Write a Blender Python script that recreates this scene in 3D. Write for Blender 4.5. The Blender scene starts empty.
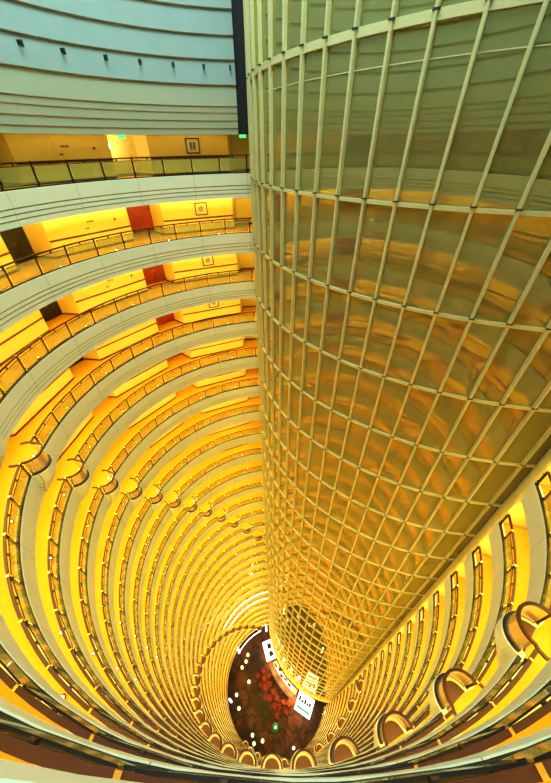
import bpy, bmesh, math, random
from math import sin, cos, radians, pi, atan2, hypot, sqrt
from mathutils import Vector, Matrix
random.seed(7)
SC = bpy.context.scene
COL = SC.collection

# ------------------------------------------------------------------ layout
CX, CY, R = 0.456, 13.206, 13.292          # atrium axis and ring radius
KX, KY, KR = 15.288, 26.178, 16.33         # glazed core axis and radius
Z1, STEP, NR = -1.62, 3.87, 28             # kerb of the top ring, storey height, rings
FLOOR = -110.0
NP = 44; DP = 360.0 / NP; P0 = 98.3        # railing posts
FH = 1.50                                  # fascia height
A0, A1 = 93.0, 340.6                       # ring arc (degrees)
RW, RB = 17.0, 15.55                       # recess and bay-front wall radii
CW = 2.3

ORD = ['zeroth', 'top', 'second', 'third', 'fourth', 'fifth', 'sixth', 'seventh', 'eighth', 'ninth', 'tenth', 'eleventh', 'twelfth',
       'thirteenth', 'fourteenth', 'fifteenth', 'sixteenth', 'seventeenth', 'eighteenth', 'nineteenth', 'twentieth', 'twenty-first',
       'twenty-second', 'twenty-third', 'twenty-fourth', 'twenty-fifth', 'twenty-sixth', 'twenty-seventh', 'twenty-eighth',
       'twenty-ninth', 'thirtieth', 'thirty-first', 'thirty-second']
NTH = ['', 'first'] + ORD[2:]
def ringname(k):
    return 'top balcony ring' if k == 1 else '%s balcony ring from the top' % ORD[k]
def zk(k): return Z1 - STEP * (k - 1)
def rk(k): return R - max(0, k - 19) * 0.11
def pol(a, r, cx=CX, cy=CY):
    t = radians(a); return (cx + r * cos(t), cy + r * sin(t))

# ------------------------------------------------------------------ materials
def new_mat(name):
    m = bpy.data.materials.new(name); m.use_nodes = True
    nt = m.node_tree; nt.nodes.clear()
    o = nt.nodes.new('ShaderNodeOutputMaterial')
    return m, nt, o
def pbr(name, col, rough=0.5, metal=0.0, noise=None, nscale=6.0, col2=None, emit=None, estr=0.0, spec=0.5):
    m, nt, o = new_mat(name)
    b = nt.nodes.new('ShaderNodeBsdfPrincipled')
    b.inputs['Base Color'].default_value = (*col, 1)
    b.inputs['Roughness'].default_value = rough
    b.inputs['Metallic'].default_value = metal
    b.inputs['Specular IOR Level'].default_value = spec
    if emit:
        b.inputs['Emission Color'].default_value = (*emit, 1)
        b.inputs['Emission Strength'].default_value = estr
    if noise:
        tc = nt.nodes.new('ShaderNodeTexCoord')
        n = nt.nodes.new('ShaderNodeTexNoise'); n.inputs['Scale'].default_value = nscale; n.inputs['Detail'].default_value = 4
        r = nt.nodes.new('ShaderNodeMix'); r.data_type = 'RGBA'
        r.inputs[6].default_value = (*col, 1); r.inputs[7].default_value = (*(col2 or [c * (1 - noise) for c in col]), 1)
        nt.links.new(tc.outputs['Object'], n.inputs['Vector'])
        nt.links.new(n.outputs['Fac'], r.inputs[0])
        nt.links.new(r.outputs[2], b.inputs['Base Color'])
    nt.links.new(b.outputs[0], o.inputs[0])
    return m
def emis(name, col, s):
    m, nt, o = new_mat(name)
    e = nt.nodes.new('ShaderNodeEmission'); e.inputs[0].default_value = (*col, 1); e.inputs[1].default_value = s
    nt.links.new(e.outputs[0], o.inputs[0]); return m
def fascia_mat():
    m, nt, o = new_mat('pale_fascia')
    N = nt.nodes.new; L = nt.links.new
    b = N('ShaderNodeBsdfPrincipled'); b.inputs['Roughness'].default_value = 0.45
    g = N('ShaderNodeNewGeometry'); s = N('ShaderNodeSeparateXYZ'); L(g.outputs['Position'], s.inputs[0])
    sx = N('ShaderNodeMath'); sx.operation = 'SUBTRACT'; L(s.outputs[0], sx.inputs[0]); sx.inputs[1].default_value = CX
    sy = N('ShaderNodeMath'); sy.operation = 'SUBTRACT'; L(s.outputs[1], sy.inputs[0]); sy.inputs[1].default_value = CY
    at = N('ShaderNodeMath'); at.operation = 'ARCTAN2'; L(sy.outputs[0], at.inputs[0]); L(sx.outputs[0], at.inputs[1])
    mu = N('ShaderNodeMath'); mu.operation = 'MULTIPLY'; L(at.outputs[0], mu.inputs[0]); mu.inputs[1].default_value = NP / (2 * pi) * 0.5
    fr = N('ShaderNodeMath'); fr.operation = 'FRACT'; L(mu.outputs[0], fr.inputs[0])
    lt = N('ShaderNodeMath'); lt.operation = 'LESS_THAN'; L(fr.outputs[0], lt.inputs[0]); lt.inputs[1].default_value = 0.005
    n = N('ShaderNodeTexNoise'); n.inputs['Scale'].default_value = 1.2; n.inputs['Detail'].default_value = 3
    L(g.outputs['Position'], n.inputs['Vector'])
    mx = N('ShaderNodeMix'); mx.data_type = 'RGBA'
    mx.inputs[6].default_value = (0.72, 0.72, 0.50, 1); mx.inputs[7].default_value = (0.65, 0.66, 0.46, 1)
    L(n.outputs['Fac'], mx.inputs[0])
    m2 = N('ShaderNodeMix'); m2.data_type = 'RGBA'; m2.inputs[7].default_value = (0.25, 0.24, 0.18, 1)
    L(lt.outputs[0], m2.inputs[0]); L(mx.outputs[2], m2.inputs[6])
    L(m2.outputs[2], b.inputs['Base Color']); L(b.outputs[0], o.inputs[0])
    return m
def core_glass_mat():
    m, nt, o = new_mat('bronze_mirror_glass')
    N = nt.nodes.new; L = nt.links.new
    d = N('ShaderNodeBsdfDiffuse')
    g = N('ShaderNodeBsdfGlossy'); g.inputs['Roughness'].default_value = 0.006; g.inputs['Color'].default_value = (1.0, 0.90, 0.45, 1)
    tc = N('ShaderNodeTexCoord'); n = N('ShaderNodeTexNoise'); n.inputs['Scale'].default_value = 0.35; n.inputs['Detail'].default_value = 2
    L(tc.outputs['Object'], n.inputs['Vector'])
    c = N('ShaderNodeMix'); c.data_type = 'RGBA'; c.inputs[6].default_value = (0.19, 0.165, 0.06, 1); c.inputs[7].default_value = (0.165, 0.145, 0.055, 1)
    L(n.outputs['Fac'], c.inputs[0]); L(c.outputs[2], d.inputs['Color'])
    lw = N('ShaderNodeLayerWeight'); fz = N('ShaderNodeMath'); fz.operation = 'POWER'; fz.inputs[1].default_value = 4.0; L(lw.outputs['Facing'], fz.inputs[0])
    ad = N('ShaderNodeMath'); ad.operation = 'ADD'; ad.use_clamp = True; ad.inputs[1].default_value = 0.19; L(fz.outputs[0], ad.inputs[0])
    mx = N('ShaderNodeMixShader'); L(ad.outputs[0], mx.inputs[0]); L(d.outputs[0], mx.inputs[1]); L(g.outputs[0], mx.inputs[2])
    L(mx.outputs[0], o.inputs[0]); return m
def rail_glass_mat():
    m, nt, o = new_mat('tinted_rail_glass')
    N = nt.nodes.new; L = nt.links.new
    t = N('ShaderNodeBsdfTransparent'); t.inputs[0].default_value = (0.90, 0.91, 0.58, 1)
    d = N('ShaderNodeBsdfDiffuse'); d.inputs[0].default_value = (0.44, 0.40, 0.12, 1)
    g = N('ShaderNodeBsdfGlossy'); g.inputs['Roughness'].default_value = 0.05; g.inputs['Color'].default_value = (1, .95, .8, 1)
    a = N('ShaderNodeMixShader'); a.inputs[0].default_value = 0.32; L(t.outputs[0], a.inputs[1]); L(d.outputs[0], a.inputs[2])
    lw = N('ShaderNodeLayerWeight'); pw = N('ShaderNodeMath'); pw.operation = 'POWER'; pw.inputs[1].default_value = 4.0; L(lw.outputs['Facing'], pw.inputs[0])
    f = N('ShaderNodeMath'); f.operation = 'MULTIPLY_ADD'; f.inputs[1].default_value = 0.5; f.inputs[2].default_value = 0.04; L(pw.outputs[0], f.inputs[0])
    b = N('ShaderNodeMixShader'); L(f.outputs[0], b.inputs[0]); L(a.outputs[0], b.inputs[1]); L(g.outputs[0], b.inputs[2])
    L(b.outputs[0], o.inputs[0]); return m
def lobby_floor_mat():
    m, nt, o = new_mat('lobby_carpet')
    N = nt.nodes.new; L = nt.links.new
    b = N('ShaderNodeBsdfPrincipled'); b.inputs['Roughness'].default_value = 0.6
    tc = N('ShaderNodeTexCoord')
    v = N('ShaderNodeTexVoronoi'); v.feature = 'DISTANCE_TO_EDGE'; v.inputs['Scale'].default_value = 0.36
    dn_ = N('ShaderNodeTexNoise'); dn_.inputs['Scale'].default_value = 0.9; dn_.inputs['Detail'].default_value = 3; L(tc.outputs['Object'], dn_.inputs['Vector'])
    va = N('ShaderNodeVectorMath'); va.operation = 'MULTIPLY_ADD'; va.inputs[1].default_value = (2.2, 2.2, 0); L(dn_.outputs['Color'], va.inputs[0]); L(tc.outputs['Object'], va.inputs[2])
    L(va.outputs[0], v.inputs['Vector'])
    r = N('ShaderNodeValToRGB'); r.color_ramp.elements[0].position = 0.03; r.color_ramp.elements[0].color = (0.008, 0.006, 0.008, 1)
    r.color_ramp.elements[1].position = 0.10; r.color_ramp.elements[1].color = (0.085, 0.023, 0.006, 1)
    L(v.outputs['Distance'], r.inputs[0])
    n = N('ShaderNodeTexNoise'); n.inputs['Scale'].default_value = 0.25; L(tc.outputs['Object'], n.inputs['Vector'])
    rr = N('ShaderNodeValToRGB'); rr.color_ramp.elements[0].position = 0.42; rr.color_ramp.elements[0].color = (0.15, 0.12, 0.12, 1)
    rr.color_ramp.elements[1].position = 0.6; rr.color_ramp.elements[1].color = (1, 1, 1, 1)
    L(n.outputs['Fac'], rr.inputs[0])
    mm = N('ShaderNodeMix'); mm.data_type = 'RGBA'; mm.blend_type = 'MULTIPLY'; mm.inputs[0].default_value = 1
    L(r.outputs[0], mm.inputs[6]); L(rr.outputs[0], mm.inputs[7]); L(mm.outputs[2], b.inputs['Base Color'])
    L(b.outputs[0], o.inputs[0]); return m

M = dict(
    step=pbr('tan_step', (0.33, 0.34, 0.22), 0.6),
    ledge=pbr('ledge_warm_light_tan', (0.40, 0.34, 0.16), 0.7),  # tan colour stands in for warm light reaching the ledges from below
    groove=pbr('groove_shadow_tan', (0.34, 0.26, 0.10), 0.7),  # dark gold paints the shadow and reflection lines of the grooves
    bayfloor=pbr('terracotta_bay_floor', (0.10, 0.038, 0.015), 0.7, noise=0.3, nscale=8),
    fascia=fascia_mat(),
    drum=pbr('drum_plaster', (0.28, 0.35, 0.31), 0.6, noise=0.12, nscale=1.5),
    soffit=pbr('soffit_plaster', (0.92, 0.78, 0.32), 0.7),
    wall=pbr('corridor_wallpaper', (0.93, 0.76, 0.24), 0.6, noise=0.08, nscale=3),
    carpet=pbr('amber_carpet', (0.76, 0.375, 0.014), 0.9, noise=0.3, nscale=9, col2=(0.60, 0.28, 0.010)),
    brown=pbr('dark_brown_trim', (0.10, 0.028, 0.012), 0.5),
    rail=pbr('mahogany_handrail', (0.038, 0.009, 0.004), 0.45, spec=0.25),
    bronze=pbr('dark_bronze', (0.022, 0.011, 0.006), 0.5, 0.0, spec=0.3),
    gold=pbr('brass', (0.95, 0.62, 0.18), 0.25, 1.0),
    screen=pbr('polished_bronze_screen', (0.80, 0.66, 0.38), 0.2, 0.75),
    rglass=rail_glass_mat(),
    cglass=core_glass_mat(),
    frame=pbr('champagne_aluminium', (0.55, 0.50, 0.25), 0.4, 0.0),
    clip=pbr('black_clip', (0.02, 0.018, 0.015), 0.5),
    door=pbr('red_mahogany_door', (0.30, 0.030, 0.014), 0.4, noise=0.25, nscale=5),
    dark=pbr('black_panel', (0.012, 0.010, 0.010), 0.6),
    lamp=emis('corridor_lamp', (1.0, 0.80, 0.21), 46.0),
    lamp_mid=emis('corridor_lamp_half', (1.0, 0.78, 0.21), 24.0),
    lamp_dim=emis('corridor_lamp_dim', (1.0, 0.70, 0.30), 4.0),
    spot=emis('uplight_glow', (1.0, 0.93, 0.75), 14.0),
    white=emis('white_light', (1.0, 0.92, 0.78), 3.0),
    green=emis('exit_green', (0.10, 0.95, 0.25), 1.4),
    paper=pbr('picture_mat', (0.82, 0.74, 0.50), 0.7),
    art=pbr('picture_print', (0.45, 0.38, 0.20), 0.7, noise=0.7, nscale=9, col2=(0.06, 0.06, 0.05)),
    lobby=lobby_floor_mat(),
    red=pbr('red_upholstery', (0.16, 0.010, 0.007), 0.7),
    cloth=pbr('glowing_white_cloth', (0.9, 0.86, 0.75), 0.7, emit=(1, .9, .7), estr=0.7),  # glow built into the cloth for the light falling on it
    bar_glow=emis('bar_glow', (1.0, 0.36, 0.07), 3.2),
    teal=pbr('teal_glaze', (0.02, 0.16, 0.24), 0.3),
    blue=pbr('blue_print', (0.10, 0.28, 0.55), 0.5, emit=(.1, .3, .6), estr=0.4),
    sky=emis('skylight_glass', (0.58, 0.90, 0.95), 1.5),
    strut=pbr('yellow_plaster', (0.93, 0.76, 0.22), 0.6, noise=0.1),
)

# ------------------------------------------------------------------ mesh helpers
class MB:
    def __init__(s): s.v = []; s.f = []; s.mi = []
    def quad(s, pts, mi=0):
        i = len(s.v); s.v += [tuple(p) for p in pts]; s.f.append(tuple(range(i, i + len(pts)))); s.mi.append(mi)
    def box(s, c, size, rz=0.0, mi=0):
        hx, hy, hz = [q / 2 for q in size]; ca, sa = cos(rz), sin(rz); i = len(s.v)
        for dx, dy, dz in ((-1,-1,-1),(1,-1,-1),(1,1,-1),(-1,1,-1),(-1,-1,1),(1,-1,1),(1,1,1),(-1,1,1)):
            x, y = dx * hx, dy * hy
            s.v.append((c[0] + x * ca - y * sa, c[1] + x * sa + y * ca, c[2] + dz * hz))
        for f in ((0,3,2,1),(4,5,6,7),(0,1,5,4),(1,2,6,5),(2,3,7,6),(3,0,4,7)):
            s.f.append(tuple(i + q for q in f)); s.mi.append(mi)
    def lathe(s, prof, c=(0,0,0), n=16, mi=0):
        i = len(s.v); m = len(prof)
        for a in range(n):
            t = 2 * pi * a / n
            for r, z in prof: s.v.append((c[0] + r * cos(t), c[1] + r * sin(t), c[2] + z))
        for a in range(n):
            b = (a + 1) % n
            for j in range(m - 1):
                s.f.append((i + a*m + j, i + b*m + j, i + b*m + j + 1, i + a*m + j + 1)); s.mi.append(mi)
        s.f.append(tuple(i + a*m + m - 1 for a in range(n))); s.mi.append(mi)
        s.f.append(tuple(i + a*m for a in reversed(range(n)))); s.mi.append(mi)
    def sweep(s, path, prof, closed=False, caps=False, mi=0, loop=False):
        """path: list of (x, y, nx, ny); prof: list of (offset along n, z)"""
        i = len(s.v); m = len(prof); n = len(path)
        for x, y, nx, ny in path:
            for o, z in prof: s.v.append((x + nx * o, y + ny * o, z))
        for a in range(n if loop else n - 1):
            b = (a + 1) % n
            for j in range(m if closed else m - 1):
                k = (j + 1) % m
                s.f.append((i + a*m + j, i + b*m + j, i + b*m + k, i + a*m + k)); s.mi.append(mi)
        if caps:
            s.f.append(tuple(i + j for j in range(m))); s.mi.append(mi)
            s.f.append(tuple(i + (n-1)*m + j for j in reversed(range(m)))); s.mi.append(mi)
    def mesh(s, name, mats):
        me = bpy.data.meshes.new(name); me.from_pydata(s.v, [], s.f)
        for mt in (mats if isinstance(mats, (list, tuple)) else [mats]): me.materials.append(mt)
        me.polygons.foreach_set('material_index', s.mi); me.update()
        return me
    def build(s, name, mats, parent=None, loc=None, rz=0.0, recalc=True):
        me = s.mesh(name, mats)
        if recalc:
            bm = bmesh.new(); bm.from_mesh(me); bmesh.ops.recalc_face_normals(bm, faces=bm.faces); bm.to_mesh(me); bm.free()
        return link(name, me, parent, loc, rz)
def link(name, me, parent=None, loc=None, rz=0.0):
    o = bpy.data.objects.new(name, me); COL.objects.link(o)
    if parent: o.parent = parent
    if loc: o.location = loc
    o.rotation_euler = (0, 0, rz)
    return o
def empty(name, loc=(0, 0, 0), rz=0.0):
    o = bpy.data.objects.new(name, None); COL.objects.link(o); o.location = loc; o.rotation_euler = (0, 0, rz); o.empty_display_size = 0.2
    return o
def tag(o, label, cat, group=None, kind=None):
    o['label'] = label; o['category'] = cat
    if group: o['group'] = group
    if kind: o['kind'] = kind
    return o
def struct(o, label, cat): return tag(o, label, cat, kind='structure')
def arc(a0, a1, r, n, cx=CX, cy=CY):
    out = []
    for i in range(n + 1):
        t = radians(a0 + (a1 - a0) * i / n); out.append((cx + r * cos(t), cy + r * sin(t), cos(t), sin(t)))
    return out
def with_normals(pts):
    """outward normals (away from the atrium axis) of an open polyline running counter-clockwise"""
    out = []
    for i, p in enumerate(pts):
        a = pts[max(0, i - 1)]; b = pts[min(len(pts) - 1, i + 1)]
        t = Vector((b[0] - a[0], b[1] - a[1])).normalized()
        out.append((p[0], p[1], t.y, -t.x))
    return out

# ------------------------------------------------------------------ ring outline with its round bays
RBAY = 0.72
def bays(k):
    out = []
    for off in (15, 29, 44):
        a = (P0 + DP * 0.5 + DP * (off - k) + 1.0) % 360
        if A0 + 5 < a < A1 - 5: out.append(a)
    return sorted(out)
def ring_path(k, a0=A0, a1=A1):
    r = rk(k); pts = []; half = math.degrees(RBAY / r)
    stops = []
    a = a0
    for b in bays(k):
        stops.append((a, b - half * 1.16)); a = b + half * 1.16
    stops.append((a, a1))
    bl = bays(k)
    for i, (s, e) in enumerate(stops):
        n = max(2, int((e - s) / 2.2))
        for j in range(n + 1): pts.append(pol(s + (e - s) * j / n, r))
        if i < len(bl):
            c = pol(bl[i], r); base = radians(bl[i])
            for j in range(0, 17):               # half circle bulging to the axis
                ph = base - pi / 2 - pi * j / 16
                rr = RBAY * (1.0 + 0.05 * abs(cos(pi * j / 16)))
                pts.append((c[0] + rr * cos(ph), c[1] + rr * sin(ph)))
    return with_normals(pts)
def wall_path():
    pts = []
    c = 127.8 - 30 * 2
    while c < 360:
        ctr = c + 15.0
        for a, r in ((ctr - 12.0, RW), (ctr - 10.4, RB)): pts.append((a, r))
        p, q = pol(ctr - 10.4, RB), pol(ctr + 10.4, RB)
        pts.append((ctr + 10.4, RB)); pts.append((ctr + 12.0, RW))
        c += 30
    pts = [(a, r) for a, r in pts if A0 - 1 < a < A1 + 3]
    pts = [(A0 - 1, RW)] + pts + [(A1 + 3, RW)]
    return pts
WP = wall_path()
WXY = [pol(a, r) for a, r in WP]
def flat_normals(pts):
    out = []
    for x, y in pts:
        d = Vector((x - CX, y - CY)).normalized(); out.append((x, y, d.x, d.y))
    return out
WALL = flat_normals(WXY)

# ------------------------------------------------------------------ shared small meshes
def post_mesh():
    b = MB()
    b.box((0.10, 0, 0.50), (0.07, 0.075, 1.0))
    b.box((0.10, 0, 0.03), (0.11, 0.13, 0.06))
    b.box((0.10, 0, 1.06), (0.10, 0.07, 0.03), mi=1)
    b.box((0.045, 0, 0.25), (0.05, 0.09, 0.04)); b.box((0.045, 0, 0.80), (0.05, 0.09, 0.04))
    return b.mesh('post', [M['bronze'], M['gold']])
POST = post_mesh()
def panel_mesh(w):
    b = MB()
    b.box((0.05, 0, 0.51), (0.018, w, 0.74))
    b.box((0.05, 0, 0.893), (0.03, w, 0.025), mi=1)
    b.box((0.07, 0, 0.96), (0.05, 0.07, 0.12), mi=1)
    b.box((0.05, 0, 0.135), (0.03, w, 0.022), mi=1)
    return b.mesh('glass_panel', [M['rglass'], M['bronze']])
PANELS = {}
def bay_screen_mesh():
    b = MB(); pth = []
    for j in range(21):
        ph = -pi / 2 - pi * j / 20
        pth.append((0.62 * cos(ph), 0.62 * sin(ph), -cos(ph), -sin(ph)))
    b.sweep(pth, [(0, 0.05), (0, 0.98), (0.03, 0.98), (0.03, 0.05)], closed=True, caps=True)
    return b.mesh('bay_screen', [M['screen']])
BAYSCREEN = bay_screen_mesh()
def bay_rail_mesh():
    b = MB(); pts = [(0.55, -0.74), (0.30, -0.78), (0.12, -0.74)]
    for j in range(21):
        ph = -pi / 2 - pi * j / 20; pts.append((0.66 * cos(ph), 0.66 * sin(ph)))
    pts += [(0.12, 0.74), (0.30, 0.78), (0.55, 0.74)]
    pth = with_normals(pts)
    b.sweep(pth, [(-0.05, 0.98), (-0.05, 1.06), (0.05, 1.06), (0.05, 0.98)], closed=True, caps=True)
    c = MB(); c.sweep(pth[3:-3], [(-0.05, 0.0), (-0.05, 0.06), (0.07, 0.06), (0.07, 0.0)], closed=True, caps=True)
    return b.mesh('bay_handrail', [M['rail']]), c.mesh('bay_base_rail', [M['bronze']])
BAYRAIL, BAYBASE = bay_rail_mesh()

# ------------------------------------------------------------------ storeys
for k in range(1, NR + 1):
    z = zk(k); r = rk(k); path = ring_path(k); rn = ringname(k)
    # fascia with stepped underside
    f = MB()
    prof = [(0.60, z - 0.10), (0.26, z - 0.10), (0.26, z), (0.03, z), (0.0, z - 0.03)]
    back = 0.0; gi = []
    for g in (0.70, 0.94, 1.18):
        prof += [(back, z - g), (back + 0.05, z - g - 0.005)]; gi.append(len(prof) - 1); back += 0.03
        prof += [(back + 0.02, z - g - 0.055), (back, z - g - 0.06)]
    prof += [(back, z - FH), (0.60, z - FH)]
    plain = []
    for x, y, nx, ny in path:
        v = Vector((x - CX, y - CY)).normalized(); plain.append((CX + v.x * r, CY + v.y * r, v.x, v.y))
    m_ = len(prof)
    for (x, y, nx, ny), (px, py, qx, qy) in zip(path, plain):
        for o_, zz in prof:
            t = min(1.0, max(0.0, (z - 0.45 - zz) / (FH - 0.35))) ** 1.4 * 0.8
            if o_ > 0.25: o2 = o_ if zz > z - 0.5 else o_
            else: o2 = o_
            f.v.append(((x + nx * o2) * (1 - t) + (px + qx * o2) * t, (y + ny * o2) * (1 - t) + (py + qy * o2) * t, zz))
    for a_ in range(len(path) - 1):
        for j_ in range(m_):
            k_ = (j_ + 1) % m_
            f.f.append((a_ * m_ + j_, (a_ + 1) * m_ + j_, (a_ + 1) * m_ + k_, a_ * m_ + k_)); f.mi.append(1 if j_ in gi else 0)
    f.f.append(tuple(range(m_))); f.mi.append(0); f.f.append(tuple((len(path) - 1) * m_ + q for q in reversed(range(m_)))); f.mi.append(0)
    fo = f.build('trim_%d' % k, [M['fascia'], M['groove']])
    struct(fo, 'pale stepped fascia band with round bays of the %s' % rn, 'balcony fascia')
    # corridor slab: carpet above, soffit below
    c = MB(); W2 = [(x, y, nx, ny) for x, y, nx, ny in arc(A0, A1, 0, 90)]
    W2 = [(CX, CY, nx, ny) for x, y, nx, ny in W2]
    c.sweep(W2, [(r + 0.10, z - 0.08), (RW + 0.15, z - 0.08)], mi=0)
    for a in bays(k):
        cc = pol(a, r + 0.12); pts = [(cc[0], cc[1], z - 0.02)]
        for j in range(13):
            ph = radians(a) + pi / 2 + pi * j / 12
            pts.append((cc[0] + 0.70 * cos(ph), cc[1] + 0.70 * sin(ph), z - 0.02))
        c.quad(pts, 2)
    c.sweep(W2, [(r + 0.33, z - FH + 0.16), (RW + 0.15, z - FH + 0.16)], mi=1)
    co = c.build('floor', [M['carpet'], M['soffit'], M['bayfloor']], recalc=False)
    struct(co, 'amber carpeted corridor floor of the %s' % rn, 'floor')
    # corridor wall with zigzag recesses
    zt = (zk(k - 1) - FH + 0.16) if k > 1 else 0.62
    w = MB(); w.sweep(WALL, [(0, z - 0.08), (0, zt), (0.12, zt), (0.12, z - 0.08)], closed=True, caps=True)
    wo = w.build('wall_corridor', M['wall']); struct(wo, 'yellow zigzag corridor wall behind the %s' % rn, 'wall')
    b = MB()
    b.sweep(WALL, [(-0.025, z - 0.08), (-0.025, z + 0.06), (0.0, z + 0.06)])
    inb = [WALL[i] for i in range(len(WALL))]
    for i in range(len(WALL) - 1):
        if WP[i][1] == RB and WP[i + 1][1] == RB:
            b.sweep([WALL[i], WALL[i + 1]], [(-0.02, z + 0.86), (-0.035, z + 0.89), (-0.035, z + 0.94), (-0.02, z + 0.97)])
    bo = b.build('baseboard_corridor', M['brown']); struct(bo, 'dark brown baseboard and dado rail along the corridor wall of the %s' % rn, 'baseboard')
    # light trough in the corridor ceiling
    l = MB(); l.sweep([(CX, CY, nx, ny) for _, _, nx, ny in arc(A0 + 1, 205 if k <= 3 else A1 - 1, 0, 48)], [(14.75, zt - 0.02), (14.95, zt - 0.02)] if k == 1 else [(14.02, zt - 0.03), (14.16, zt - 0.15)])
    lo = l.build('ceiling_light', M['lamp_dim'] if k == 1 else M['lamp'], recalc=False)
    tag(lo, ('warm light trough, far corridor arc of the %s' if k <= 3 else 'long curved warm light trough over the corridor of the %s') % rn, 'light')
    if k in (2, 3):
        l = MB(); l.sweep([(CX, CY, nx, ny) for _, _, nx, ny in arc(206, A1 - 1, 0, 30)], [(14.02, zt - 0.03), (14.16, zt - 0.15)])
        lo = l.build('ceiling_light', M['lamp_mid'], recalc=False)
        tag(lo, 'dimmer warm light trough, near arc of the %s' % rn, 'light')
    # railing
    rt = empty('balcony_railing', (CX, CY, z)); tag(rt, 'glass railing with dark posts and mahogany handrail on the %s' % rn, 'railing', 'balcony railings around the atrium')
    def lp(pts, dz=0): return [(x - CX, y - CY, nx, ny) for x, y, nx, ny in pts]
    bl = bays(k)
    runs = []; a = A0 + 0.5
    for ba in bl: runs.append((a, ba - 3.35)); a = ba + 3.35
    runs.append((a, A1 - 0.6))
    for s, e in runs:
        n = max(2, int((e - s) / 2.5)); pth = lp(arc(s, e, r, n))
        h = MB(); h.sweep(pth, [(0.05, 0.985), (0.05, 1.05), (0.15, 1.05), (0.15, 0.985)], closed=True, caps=True)
        h.build('handrail', M['rail'], rt)
        q = MB(); q.sweep(pth, [(0.02, 0.0), (0.02, 0.05), (0.14, 0.05), (0.14, 0.0)], closed=True, caps=True)
        q.build('base_rail', M['bronze'], rt)
    key = round(r, 2)
    if key not in PANELS: PANELS[key] = panel_mesh(2 * r * sin(radians(DP / 2)) - 0.16)
    baypan = {round((ba - 1.0 - P0) / DP - 0.5) % NP for ba in bl}
    for n in range(NP):
        ang = P0 + DP * n
        if ang > A1 - 0.8: continue
        t = radians(ang); link('post', POST, rt, (r * cos(t), r * sin(t), 0), t)
        am = ang + DP / 2
        if am + DP / 2 > A1 or (n % NP) in baypan: continue
        t = radians(am); rc = r * cos(radians(DP / 2)); link('glass_panel', PANELS[key], rt, (rc * cos(t), rc * sin(t), 0), t)
    t = radians(A1 - 0.8); link('post', POST, rt, (r * cos(t), r * sin(t), 0), t)
    for ba in bl:
        t = radians(ba); link('bay_screen', BAYSCREEN, rt, (r * cos(t), r * sin(t), 0), t)
        link('bay_handrail', BAYRAIL, rt, (r * cos(t), r * sin(t), 0), t)
        link('bay_base_rail', BAYBASE, rt, (r * cos(t), r * sin(t), 0), t)

# small uplights on the corridor floor by the kerb
UP = MB(); UP.lathe([(0.075, 0), (0.085, 0.05), (0.06, 0.07)], n=10, mi=1); UP.lathe([(0.04, 0.07), (0.037, 0.09), (0.015, 0.105)], n=10, mi=0)
UPM = UP.mesh('uplight', [M['spot'], M['bronze']])
for k in range(1, 12):
    cnt = 0
    for n in range(1, NP, 2):
        a = P0 + DP * n + DP * 0.25
        if a > 262: break
        cnt += 1
        o = link('floor_uplight', UPM, None, (*pol(a, rk(k) + 0.42), zk(k) - 0.08))
        tag(o, '%s small white uplight from the glass core along the %s' % (NTH[cnt], rn if False else ringname(k)), 'light', 'floor uplights of the ' + ringname(k))

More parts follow.
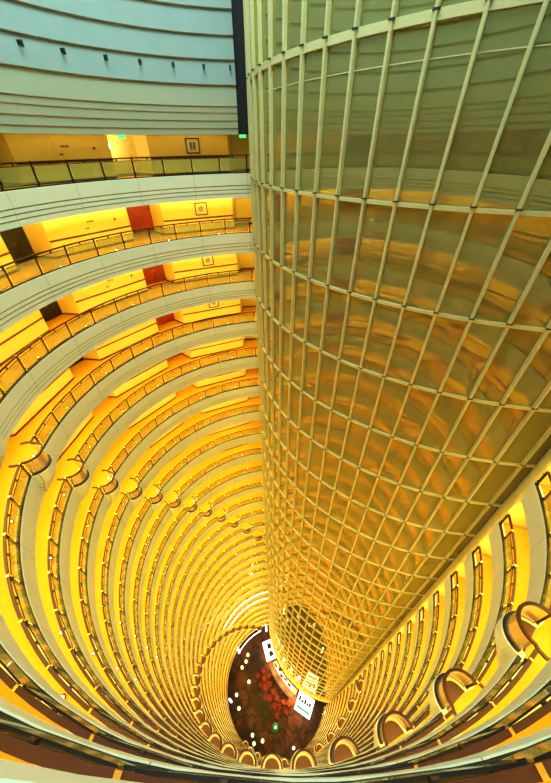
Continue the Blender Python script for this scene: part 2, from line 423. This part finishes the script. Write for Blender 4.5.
# ------------------------------------------------------------------ doors, pictures, signs on the upper rings
def to_wall(a, r): x, y = pol(a, r); return x, y
dn = 0
for k in range(1, 6):
    z = zk(k)
    for ai, a in enumerate((97.8, 127.8, 157.8, 187.8)):
        if ai == 0 or (k == 1 and ai == 1): continue
        dn += 1
        x, y = pol(a, RW - 0.10); t = radians(a)
        d = empty('door_%d' % dn, (x, y, z - 0.08), t)
        darkd = (ai in (0, 2)) or k == 1
        struct(d, '%s double door in the %s wall recess from the glass core behind the %s' % ('dark' if darkd else 'red-brown', NTH[ai + 1], ringname(k)), 'door')
        mt = M['dark'] if darkd else M['door']
        fr = MB()
        fr.box((0.03, -0.93, 1.15), (0.10, 0.08, 2.30)); fr.box((0.03, 0.93, 1.15), (0.10, 0.08, 2.30)); fr.box((0.03, 0, 2.28), (0.10, 1.94, 0.08))
        fr.build('door_frame', M['brown'], d)
        for s in (-1, 1):
            lf = MB(); lf.box((0.04, s * 0.445, 1.12), (0.05, 0.87, 2.22))
            for zz, hh in ((0.55, 0.75), (1.55, 0.95)): lf.box((0.012, s * 0.445, zz), (0.012, 0.62, hh))
            leaf = lf.build('door_leaf', mt, d)
            hd = MB(); hd.box((-0.02, s * 0.09, 1.05), (0.035, 0.03, 0.22)); hd.build('door_handle', M['gold'], leaf)
    # framed print on the wall front nearest the glass core
    if k <= 4:
        a = 112.0; t = radians(a)
        x, y = pol(a, RB * cos(radians(10.4)) / cos(radians(a - 112.8)) - 0.03)
        p = empty('framed_picture', (x, y, z + 1.55), radians(112.8))
        tag(p, 'framed print in pale mount, wall of the %s' % ringname(k), 'picture', 'framed prints by the glass core')
        q = MB()
        for sy, sz, wy, wz in ((0, 0.40, 0.96, 0.07), (0, -0.40, 0.96, 0.07), (0.445, 0, 0.07, 0.80), (-0.445, 0, 0.07, 0.80)): q.box((0, sy, sz), (0.05, wy, wz))
        q.build('picture_frame', M['brown'], p)
        q = MB(); q.box((0.012, 0, 0), (0.02, 0.84, 0.74)); q.build('picture_mount', M['paper'], p)
        q = MB()
        if k == 1:
            for dy in (-0.12, 0.12): q.box((0.0, dy, 0), (0.012, 0.19, 0.42))
        else: q.lathe([(0.2, 0), (0.19, 0.01)], n=16)
        pr = q.build('picture_print', M['art'], p)
        if k != 1: pr.rotation_euler = (0, -pi / 2, 0)
        if k != 1: pr.location = (0.001, 0, 0)
    # flush service panel with small dark plaques
    if k <= 3:
        a = 143.0
        x, y = pol(a, RB * cos(radians(10.4)) / cos(radians(a - 142.8)) - 0.012)
        s = empty('service_panel', (x, y, z), radians(142.8)); tag(s, 'flush wall panel with small dark symbols, %s' % ringname(k), 'wall panel', 'service panels')
        q = MB(); q.box((0, 0, 1.15), (0.02, 1.1, 2.0)); q.build('panel_board', M['wall'], s)
        q = MB()
        for i in range(4): q.box((-0.014, -0.24 + 0.12 * i, 1.62), (0.01, 0.075, 0.09))
        for i in range(2): q.box((-0.014, 0.20 + 0.12 * i, 1.25), (0.01, 0.075, 0.09))
        q.build('panel_symbols', M['bronze'], s)
        for q_, nm in ((147.5, 'alarm_button'),):
            pass
        a2 = 136.3; x, y = pol(a2, RB * cos(radians(10.4)) / cos(radians(a2 - 142.8)) - 0.02)
        q = MB(); q.box((0, 0, 0), (0.03, 0.13, 0.13)); q.box((-0.02, 0, 0), (0.02, 0.06, 0.06))
        o = q.build('alarm_box', M['brown'], None, (x, y, z + 1.5), radians(142.8)); tag(o, 'small dark square alarm box on the wall of the %s' % ringname(k), 'alarm box')
for k, aa in ((1, (129.4, 98.4)), (2, (125.5, 97.6))):
    for i, a in enumerate(aa):
        r_ = 15.2; x, y = pol(a, r_)
        zt = (zk(k - 1) - FH + 0.16) if k > 1 else 0.62
        e = empty('exit_sign', (x, y, zt), radians(a))
        tag(e, 'green exit sign, %s, %s' % (ringname(k), 'beside the glass core' if i else 'by the wall recess'), 'exit sign')
        q = MB(); q.box((0, 0, -0.17), (0.05, 0.46, 0.20)); q.build('sign_face', M['green'], e)
        q = MB(); q.box((0, -0.12, -0.04), (0.02, 0.02, 0.08)); q.box((0, 0.12, -0.04), (0.02, 0.02, 0.08)); q.build('hanger', M['bronze'], e)

e = empty('wall_sconce', (*pol(131.4, 16.4), 0.0), radians(131.4)); tag(e, 'bright small sconce in the wall recess of the top balcony ring', 'lamp')
q = MB(); q.lathe([(0.05, -0.12), (0.09, 0.10), (0.07, 0.12)], n=10); q.build('sconce_shade', M['spot'], e)
q = MB(); q.box((0.35, 0, 0.0), (0.60, 0.04, 0.04)); q.build('sconce_arm', M['bronze'], e)
l = bpy.data.lights.new('sconce_lamp', 'POINT'); l.energy = 45; l.color = (1, 0.82, 0.45); l.shadow_soft_size = 0.1
o = bpy.data.objects.new('sconce_lamp', l); COL.objects.link(o); o.location = (*pol(131.0, 16.1), 0.0)

# ------------------------------------------------------------------ drum above the top ring
d = MB()
prof = [(0.50, 0.50), (0.22, 0.50), (0.22, 0.78), (0.15, 0.82), (0.15, 1.16), (0.08, 1.20), (0.08, 1.54), (0.02, 1.58), (0.02, 1.84), (-0.06, 1.88)]
for zz in [2.84, 3.91, 4.88, 5.86, 6.84, 7.82, 8.8, 9.8, 10.8, 11.8, 12.8, 13.8]:
    prof += [(0.06, zz - 0.02), (-0.10, zz)]
prof += [(0.06, 14.8), (0.5, 14.8)]
ps = len(d.f)
d.sweep([(CX + R * cos(radians(a)), CY + R * sin(radians(a)), cos(radians(a)), sin(radians(a))) for a in [100.2 + 247.0 * i / 110 for i in range(111)]], prof, closed=True, caps=True)
mp = len(prof)
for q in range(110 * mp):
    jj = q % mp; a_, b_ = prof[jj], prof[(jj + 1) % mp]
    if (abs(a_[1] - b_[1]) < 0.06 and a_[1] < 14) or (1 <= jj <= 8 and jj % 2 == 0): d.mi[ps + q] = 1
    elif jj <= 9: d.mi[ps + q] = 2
do = d.build('wall_upper', [M['drum'], M['ledge'], M['step']]); struct(do, 'pale blue-grey banded drum wall above the balconies', 'wall')
d = MB(); d.sweep([(CX, CY, nx, ny) for _, _, nx, ny in arc(A0, A1, 0, 60)], [(R + 0.5, 0.60), (RW + 0.15, 0.60)])
so = d.build('ceiling', M['soffit'], recalc=False); struct(so, 'dim plaster ceiling over the top corridor', 'ceiling')
d = MB(); d.sweep([(x, y, nx, ny) for x, y, nx, ny in arc(94.0, 100.2, R + 0.45, 4)], [(0, 0.50), (0, 14.8), (0.1, 14.8), (0.1, 0.5)], closed=True, caps=True)  # black sheet added for the shade in the gap beside the drum
go = d.build('trim_40', M['dark']); struct(go, 'black strip standing in for shade between the drum wall and the glass core', 'shade strip')
# skylight ceiling
d = MB(); d.lathe([(22.0, 14.82), (22.0, 15.1)], c=(CX + 4, CY + 4, 0), n=48)
ce = d.build('ceiling', M['drum']); struct(ce, 'pale ceiling above the drum', 'ceiling')
d = MB(); d.sweep([(CX + x, CY + y, nx, ny) for x, y, nx, ny in arc(0, 360, 0, 48, 0, 0)], [(0.05, 14.74), (9.5, 14.74)])
sk = d.build('window_2', M['sky'], recalc=False); struct(sk, 'round bluish skylight over the atrium', 'skylight')
# small black brackets on the drum
BR = MB(); BR.box((0.02, 0, 0), (0.10, 0.10, 0.16)); BR.box((-0.10, 0, 0.04), (0.18, 0.05, 0.05)); BR.box((-0.20, 0, -0.05), (0.09, 0.09, 0.22))
BRM = BR.mesh('bracket', [M['clip']])
for i, a in enumerate((149, 140.8, 131.8, 124.0, 116.0, 108.3, 101.5)):
    o = link('spotlight', BRM, None, (*pol(a, R - 0.05), 3.60), radians(a)); tag(o, '%s small black spotlight on the pale drum wall counted from the glass core' % NTH[7 - i], 'spotlight', 'black spotlights on the drum wall')

# ------------------------------------------------------------------ glazed core
ZT, ZB = 14.8, -106.0
CA0, CA1 = -186.0, -94.7
core = empty('window_1', (KX, KY, 0)); struct(core, 'tall convex curtain wall of bronze mirror glass bulging into the atrium', 'glass wall')
MA_ = -133.87
g = MB(); g.sweep([(KR * cos(radians(a)), KR * sin(radians(a)), 1, 0) for a in [CA0] + [MA_ + 4.6 * i for i in range(-11, 9)] + [CA1]], [(0, ZB), (0, ZT)])
g.build('glass', M['cglass'], core, recalc=False)
MS = 4.6; MA = -133.87
def mull_mesh():
    b = MB(); b.box((0.08, 0, (ZB + ZT) / 2), (0.16, 0.12, ZT - ZB)); b.box((0.17, 0, (ZB + ZT) / 2), (0.03, 0.07, ZT - ZB))
    zz = [2.85] + [-1.87 - STEP * i for i in range(27)]
    for q in zz:
        if q < -60: continue
        b.box((0.15, 0, q + 0.10), (0.10, 0.20, 0.05), mi=1)
    return b.mesh('mullion', [M['frame'], M['clip']])
MUL = mull_mesh()
i = -11
while MA + MS * i < CA1 + 0.1:
    a = MA + MS * i
    if a > CA0:
        t = radians(a); link('mullion', MUL, core, (KR * cos(t), KR * sin(t), 0), t)
    i += 1
rows = [(2.85, 0.24), (6.7, 0.24), (10.6, 0.24), (1.97, 0.03)] + [(-1.87 - STEP * i, 0.14) for i in range(27)]
for zz, hh in rows:
    b = MB(); b.sweep(arc(CA0, CA1, KR, 40, 0, 0), [(0.0, zz - hh / 2), (0.11 if hh > 0.1 else 0.02, zz - hh / 2), (0.11 if hh > 0.1 else 0.02, zz + hh / 2), (0, zz + hh / 2)], closed=True, caps=True)
    b.build('transom', M['frame'], core)
b = MB(); b.sweep(arc(CA0, CA1, KR, 50, 0, 0), [(0.0, ZB - 0.5), (0.35, ZB - 0.5), (0.35, ZB + 0.25), (0, ZB + 0.25)], closed=True, caps=True)
b.build('base_frame', M['strut'], core)
# plaster flank where rings meet the core on the right
pa, pb = pol(-19.9, R), pol(CA1 + 0.25, KR, KX, KY)
fl = MB(); dx, dy = pb[0] - pa[0], pb[1] - pa[1]; L_ = hypot(dx, dy); nx, ny = dy / L_ * 0.2, -dx / L_ * 0.2
fl.sweep([(pa[0], pa[1], nx, ny), (pb[0], pb[1], nx, ny)], [(0, FLOOR), (0, ZT), (1, ZT), (1, FLOOR)], closed=True, caps=True)
fl.sweep([(*pol(A1 + 0.15, R + 0.02), nx, ny), (*pol(A1 + 1.2, RW + 0.3), nx, ny)], [(0, FLOOR), (0, ZT), (0.6, ZT), (0.6, FLOOR)], closed=True, caps=True)
fo = fl.build('wall_flank', M['strut']); struct(fo, 'narrow yellow plaster wall strip between the right ring ends and the glass core', 'wall')
# wall under and behind the core at lobby level
b = MB(); b.sweep(arc(CA0, CA1, KR - 1.6, 40, KX, KY), [(0, FLOOR), (0, ZB - 0.4), (-0.2, ZB - 0.4), (-0.2, FLOOR)], closed=True, caps=True)
o = b.build('wall_lobby', M['strut']); struct(o, 'warm lobby wall set back under the glass core', 'wall')
b = MB(); b.sweep(arc(CA0, CA1, KR - 1.8, 40, KX, KY), [(0, ZB - 0.5), (1.8, ZB - 0.5)])
o = b.build('ceiling', M['soffit'], recalc=False); struct(o, 'lobby soffit under the glass core', 'ceiling')

# ------------------------------------------------------------------ lobby
b = MB(); b.lathe([(18.0, FLOOR - 0.3), (18.0, FLOOR)], c=(CX, CY, 0), n=64)
o = b.build('floor', M['lobby']); struct(o, 'dark brown patterned lobby floor at the foot of the atrium', 'floor')
b = MB(); b.sweep([(CX, CY, nx, ny) for _, _, nx, ny in arc(88, 345, 0, 60)], [(15.5, FLOOR), (15.5, zk(NR) - FH + 0.1), (15.7, zk(NR) - FH + 0.1), (15.7, FLOOR)], closed=True, caps=True)
o = b.build('wall_lobby', M['brown']); struct(o, 'dark lobby wall under the lowest balcony ring', 'wall')
# glowing bands on two low rings
for k in (22, 23):
    b = MB(); b.sweep(arc(94, 152, rk(k) - 0.02, 40), [(0, zk(k) - 0.50), (0, zk(k) - 0.16), (-0.04, zk(k) - 0.16), (-0.04, zk(k) - 0.50)], closed=True, caps=True)
    o = b.build('light_strip', M['white']); tag(o, 'glowing white light strip along the %s' % ringname(k), 'light strip', 'white light strips')
# curved bar under the core
def kpol(a, r): return pol(a, r, KX, KY)
bar = empty('bar_counter', (*kpol(-137, 18.9), FLOOR)); tag(bar, 'long curved dark bar counter in front of the glowing back bar', 'bar counter')
def local(path, o): return [(x - o.location.x, y - o.location.y, nx, ny) for x, y, nx, ny in path]
pth = local(arc(-148, -127.5, 18.9, 20, KX, KY), bar)
b = MB(); b.sweep(pth, [(-0.25, 0), (-0.25, 1.05), (0.2, 1.05), (0.2, 0)], closed=True, caps=True); b.build('counter_body', M['brown'], bar)
b = MB(); b.sweep(pth, [(-0.4, 1.05), (-0.4, 1.12), (0.35, 1.12), (0.35, 1.05)], closed=True, caps=True); b.build('counter_top', M['dark'], bar)
bb = empty('back_bar', (*kpol(-137, 17.2), FLOOR)); tag(bb, 'glowing white and orange back bar curving along the foot of the glass core', 'back bar')
pth = local(arc(-151, -124, 17.3, 24, KX, KY), bb)
b = MB(); b.sweep(pth, [(-0.5, 0), (-0.5, 0.9), (0.45, 0.9), (0.45, 0)], closed=True, caps=True); b.build('cabinet', M['bar_glow'], bb)
b = MB(); b.sweep(pth[2:-3], [(-0.42, 0.9), (-0.42, 1.0), (0.35, 1.0), (0.35, 0.9)], closed=True, caps=True); b.build('lit_top', M['white'], bb)
# bottles crates on the back bar (dark clumps)
CL = MB()
for dx in (-0.3, 0.0, 0.3):
    for dy in (-0.2, 0.1): CL.lathe([(0.09, 0), (0.09, 0.35), (0.04, 0.45), (0.04, 0.6)], c=(dx, dy, 0), n=8)
CL.box((0, 0, 0.05), (0.95, 0.6, 0.10))
CLM = CL.mesh('bottle_tray', [M['dark']])
for i, (a, rr) in enumerate(((-148, 17.4), (-144, 17.1), (-140, 17.45), (-136, 17.2), (-131.5, 17.3))):
    o = link('bottle_tray', CLM, None, (*kpol(a, rr), FLOOR + 1.0), radians(a + 90)); tag(o, '%s tray of dark bottles along the glowing back bar from the black-barred kiosk' % NTH[i + 1], 'bottle tray', 'bottle trays on the back bar')
# two white lit kiosks
def kiosk(c, rz, w, dpt, motif, label):
    e = empty('kiosk', (c[0], c[1], FLOOR), rz); tag(e, label, 'kiosk', 'white lit kiosks')
    b = MB()
    for sx in (-1, 1):
        for sy in (-1, 1): b.box((sx * (w / 2 - 0.1), sy * (dpt / 2 - 0.1), 1.35), (0.12, 0.12, 2.7))
    b.build('legs', M['dark'], e) if False else None
    for sx in (-1, 1):
        for sy in (-1, 1):
            q = MB(); q.box((sx * (w / 2 - 0.1), sy * (dpt / 2 - 0.1), 1.35), (0.12, 0.12, 2.7)); q.build('leg', M['dark'], e)
    q = MB(); q.box((0, 0, 2.8), (w, dpt, 0.2)); q.build('canopy', M['white'], e)
    for nm, mt, items in motif:
        q = MB()
        for x, y, sx, sy in items: q.box((x, y, 2.93), (sx, sy, 0.06))
        q.build(nm, mt, e)
kiosk((-1.1, 19.9), radians(-72), 4.2, 3.0, [('black_bars', M['dark'], [(0.9, 0.1, 1.0, 1.1), (-0.8, 0.1, 1.1, 1.1), (0.05, 0.1, 0.7, 0.25)])], 'white glowing kiosk canopy with two black squares beside the glass core')
kiosk((7.3, 9.5), radians(-28), 4.0, 3.6, [('black_figures', M['dark'], [(-1.4, 0.55, 0.5, 0.9), (-0.7, 0.3, 0.6, 0.5), (0.0, 0.5, 0.5, 0.9), (0.6, 0.3, 0.45, 0.5), (1.2, 0.45, 0.5, 0.8)]), ('blue_band', M['blue'], [(0, -1.0, 3.4, 0.5)])], 'white glowing kiosk canopy with black figures and a blue band near the flank wall')
# red armchairs
CH = MB()
CH.box((0, 0, 0.25), (0.8, 0.8, 0.34)); CH.box((-0.38, 0, 0.6), (0.18, 0.84, 0.75)); CH.box((0.05, 0.40, 0.48), (0.72, 0.14, 0.36)); CH.box((0.05, -0.40, 0.48), (0.72, 0.14, 0.36))
CH.box((0.06, 0, 0.46), (0.62, 0.62, 0.10))
for sx in (-.34, .34):
    for sy in (-.34, .34): CH.box((sx, sy, 0.04), (0.08, 0.08, 0.08))
CHM = CH.mesh('armchair', [M['red']])
chairs = [(-3.0, 16.2), (-2.6, 14.6), (-4.2, 15.2), (-1.2, 13.5), (-0.4, 12.1), (0.6, 10.9), (1.32, 9.3), (2.9, 8.6), (-1.5, 15.0), (0.0, 9.6), (2.3, 10.2), (-2.4, 12.9),
          (-3.6, 13.4), (-1.2, 11.0), (3.7, 9.9), (0.6, 7.9)]
for i, (x, y) in enumerate(sorted(chairs, key=lambda p: -p[1])):
    o = link('armchair', CHM, None, (x, y, FLOOR), random.uniform(0, 6.28)); tag(o, '%s red armchair in the row before the bar, counted from its far end' % NTH[i + 1], 'armchair', 'red armchairs before the bar')
# round tables with white cloths
TB = MB(); TB.lathe([(0.40, 0.0), (0.37, 0.4), (0.34, 0.72), (0.32, 0.75)], n=20)
TBM = TB.mesh('round_table', [M['cloth']])
tabs = [(-7.17, 19.38), (-8.6, 16.8), (-7.6, 18.0), (-6.64, 14.01), (-9.69, 11.63), (-8.9, 9.24), (-5.35, 4.81), (-2.95, 3.9), (-4.96, 3.5)]
for i, (x, y) in enumerate(sorted(tabs, key=lambda p: -p[1])):
    o = link('round_table', TBM, None, (x, y, FLOOR)); tag(o, '%s white clothed round table along the left lobby edge, counted from the far end' % NTH[i + 1], 'table', 'white clothed tables')
# lit columns on the lobby edge
for i, (x, y, lb) in enumerate(((-9.6, 19.9, 'between the clothed tables and the left lobby wall'), (-10.9, 10.4, 'at the left lobby wall'), (4.2, 2.7, 'at the near lobby edge'), (12.0, 8.0, 'below the flank wall'), (-2.1, 24.6, 'at the far foot of the glass core'))):
    e = empty('light_column', (x, y, FLOOR)); tag(e, 'slim white glowing column lamp %s' % lb, 'lamp', 'glowing column lamps')
    q = MB(); q.lathe([(0.26, 0), (0.26, 0.12)], n=14); q.build('lamp_base', M['bronze'], e)
    q = MB(); q.lathe([(0.24, 0.12), (0.24, 4.6), (0.18, 4.8)], n=14); q.build('lamp_shade', M['white'], e)
# vase
e = empty('floor_vase', (0.14, 5.94, FLOOR)); tag(e, 'large teal vase standing alone on the near lobby floor', 'vase')
q = MB(); q.lathe([(0.4, 0), (0.75, 0.5), (0.8, 0.9), (0.5, 1.3), (0.42, 1.4)], n=20); q.build('vase_body', M['teal'], e)
q = MB(); q.lathe([(0.30, 1.4), (0.26, 1.46)], n=16); q.build('vase_filling', M['gold'], e)
# curved lit balustrade
b = MB(); b.sweep(arc(110, 145, 11.9, 24), [(0, FLOOR), (0, FLOOR + 0.75), (0.12, FLOOR + 0.75), (0.12, FLOOR)], closed=True, caps=True)
b.sweep(arc(110, 145, 11.9, 24), [(-0.05, FLOOR + 0.75), (-0.05, FLOOR + 0.87), (0.17, FLOOR + 0.87), (0.17, FLOOR + 0.75)], closed=True, caps=True, mi=1)
o = b.build('low_balustrade', [M['brown'], M['white']]); tag(o, 'low curved balustrade with a glowing white top at the far left of the lobby', 'balustrade')

# ------------------------------------------------------------------ lights
def area(name, loc, size, energy, col, rot=(0, 0, 0)):
    l = bpy.data.lights.new(name, 'AREA'); l.shape = 'DISK'; l.size = size; l.energy = energy; l.color = col
    o = bpy.data.objects.new(name, l); COL.objects.link(o); o.location = loc; o.rotation_euler = rot
    return o
area('skylight_lamp', (CX - 0.5, CY - 0.5, 14.5), 16.0, 6000, (0.60, 0.92, 0.95))
for i, a in enumerate((-146, -136, -127)):
    x, y = kpol(a, 17.9)
    l = bpy.data.lights.new('bar_lamp', 'POINT'); l.energy = 1800; l.color = (1, 0.42, 0.12); l.shadow_soft_size = 0.3
    o = bpy.data.objects.new('bar_lamp', l); COL.objects.link(o); o.location = (x, y, FLOOR + 2.2)
w = bpy.data.worlds.new('world'); SC.world = w; w.use_nodes = True
w.node_tree.nodes['Background'].inputs[0].default_value = (0.10, 0.13, 0.16, 1); w.node_tree.nodes['Background'].inputs[1].default_value = 0.3

# ------------------------------------------------------------------ camera
cd = bpy.data.cameras.new('camera'); cam = bpy.data.objects.new('camera', cd); COL.objects.link(cam)
pitch, roll, fpx = radians(38.608), radians(-0.738), 304.14
F = Vector((0, cos(pitch), -sin(pitch))); U0 = Vector((0, sin(pitch), cos(pitch))); X0 = Vector((1, 0, 0))
X = X0 * cos(roll) + U0 * sin(roll); U = -X0 * sin(roll) + U0 * cos(roll)
cam.matrix_world = Matrix(((X.x, U.x, -F.x, 0), (X.y, U.y, -F.y, 0), (X.z, U.z, -F.z, 0), (0, 0, 0, 1)))
cd.sensor_fit = 'VERTICAL'; cd.sensor_height = 36.0; cd.sensor_width = 36.0; cd.lens = 36.0 * fpx / 783.0
cd.shift_x = 5.0 / 783.0; cd.shift_y = -5.0 / 783.0
cd.clip_start = 0.02; cd.clip_end = 500
SC.camera = cam
SC.view_settings.view_transform = 'Standard'
SC.view_settings.look = 'Medium High Contrast'
SC.view_settings.exposure = 0.0
SC.cycles.max_bounces = 8; SC.cycles.diffuse_bounces = 4; SC.cycles.glossy_bounces = 4; SC.cycles.transparent_max_bounces = 16
SC.cycles.use_denoising = True
SC.cycles.sample_clamp_indirect = 6.0
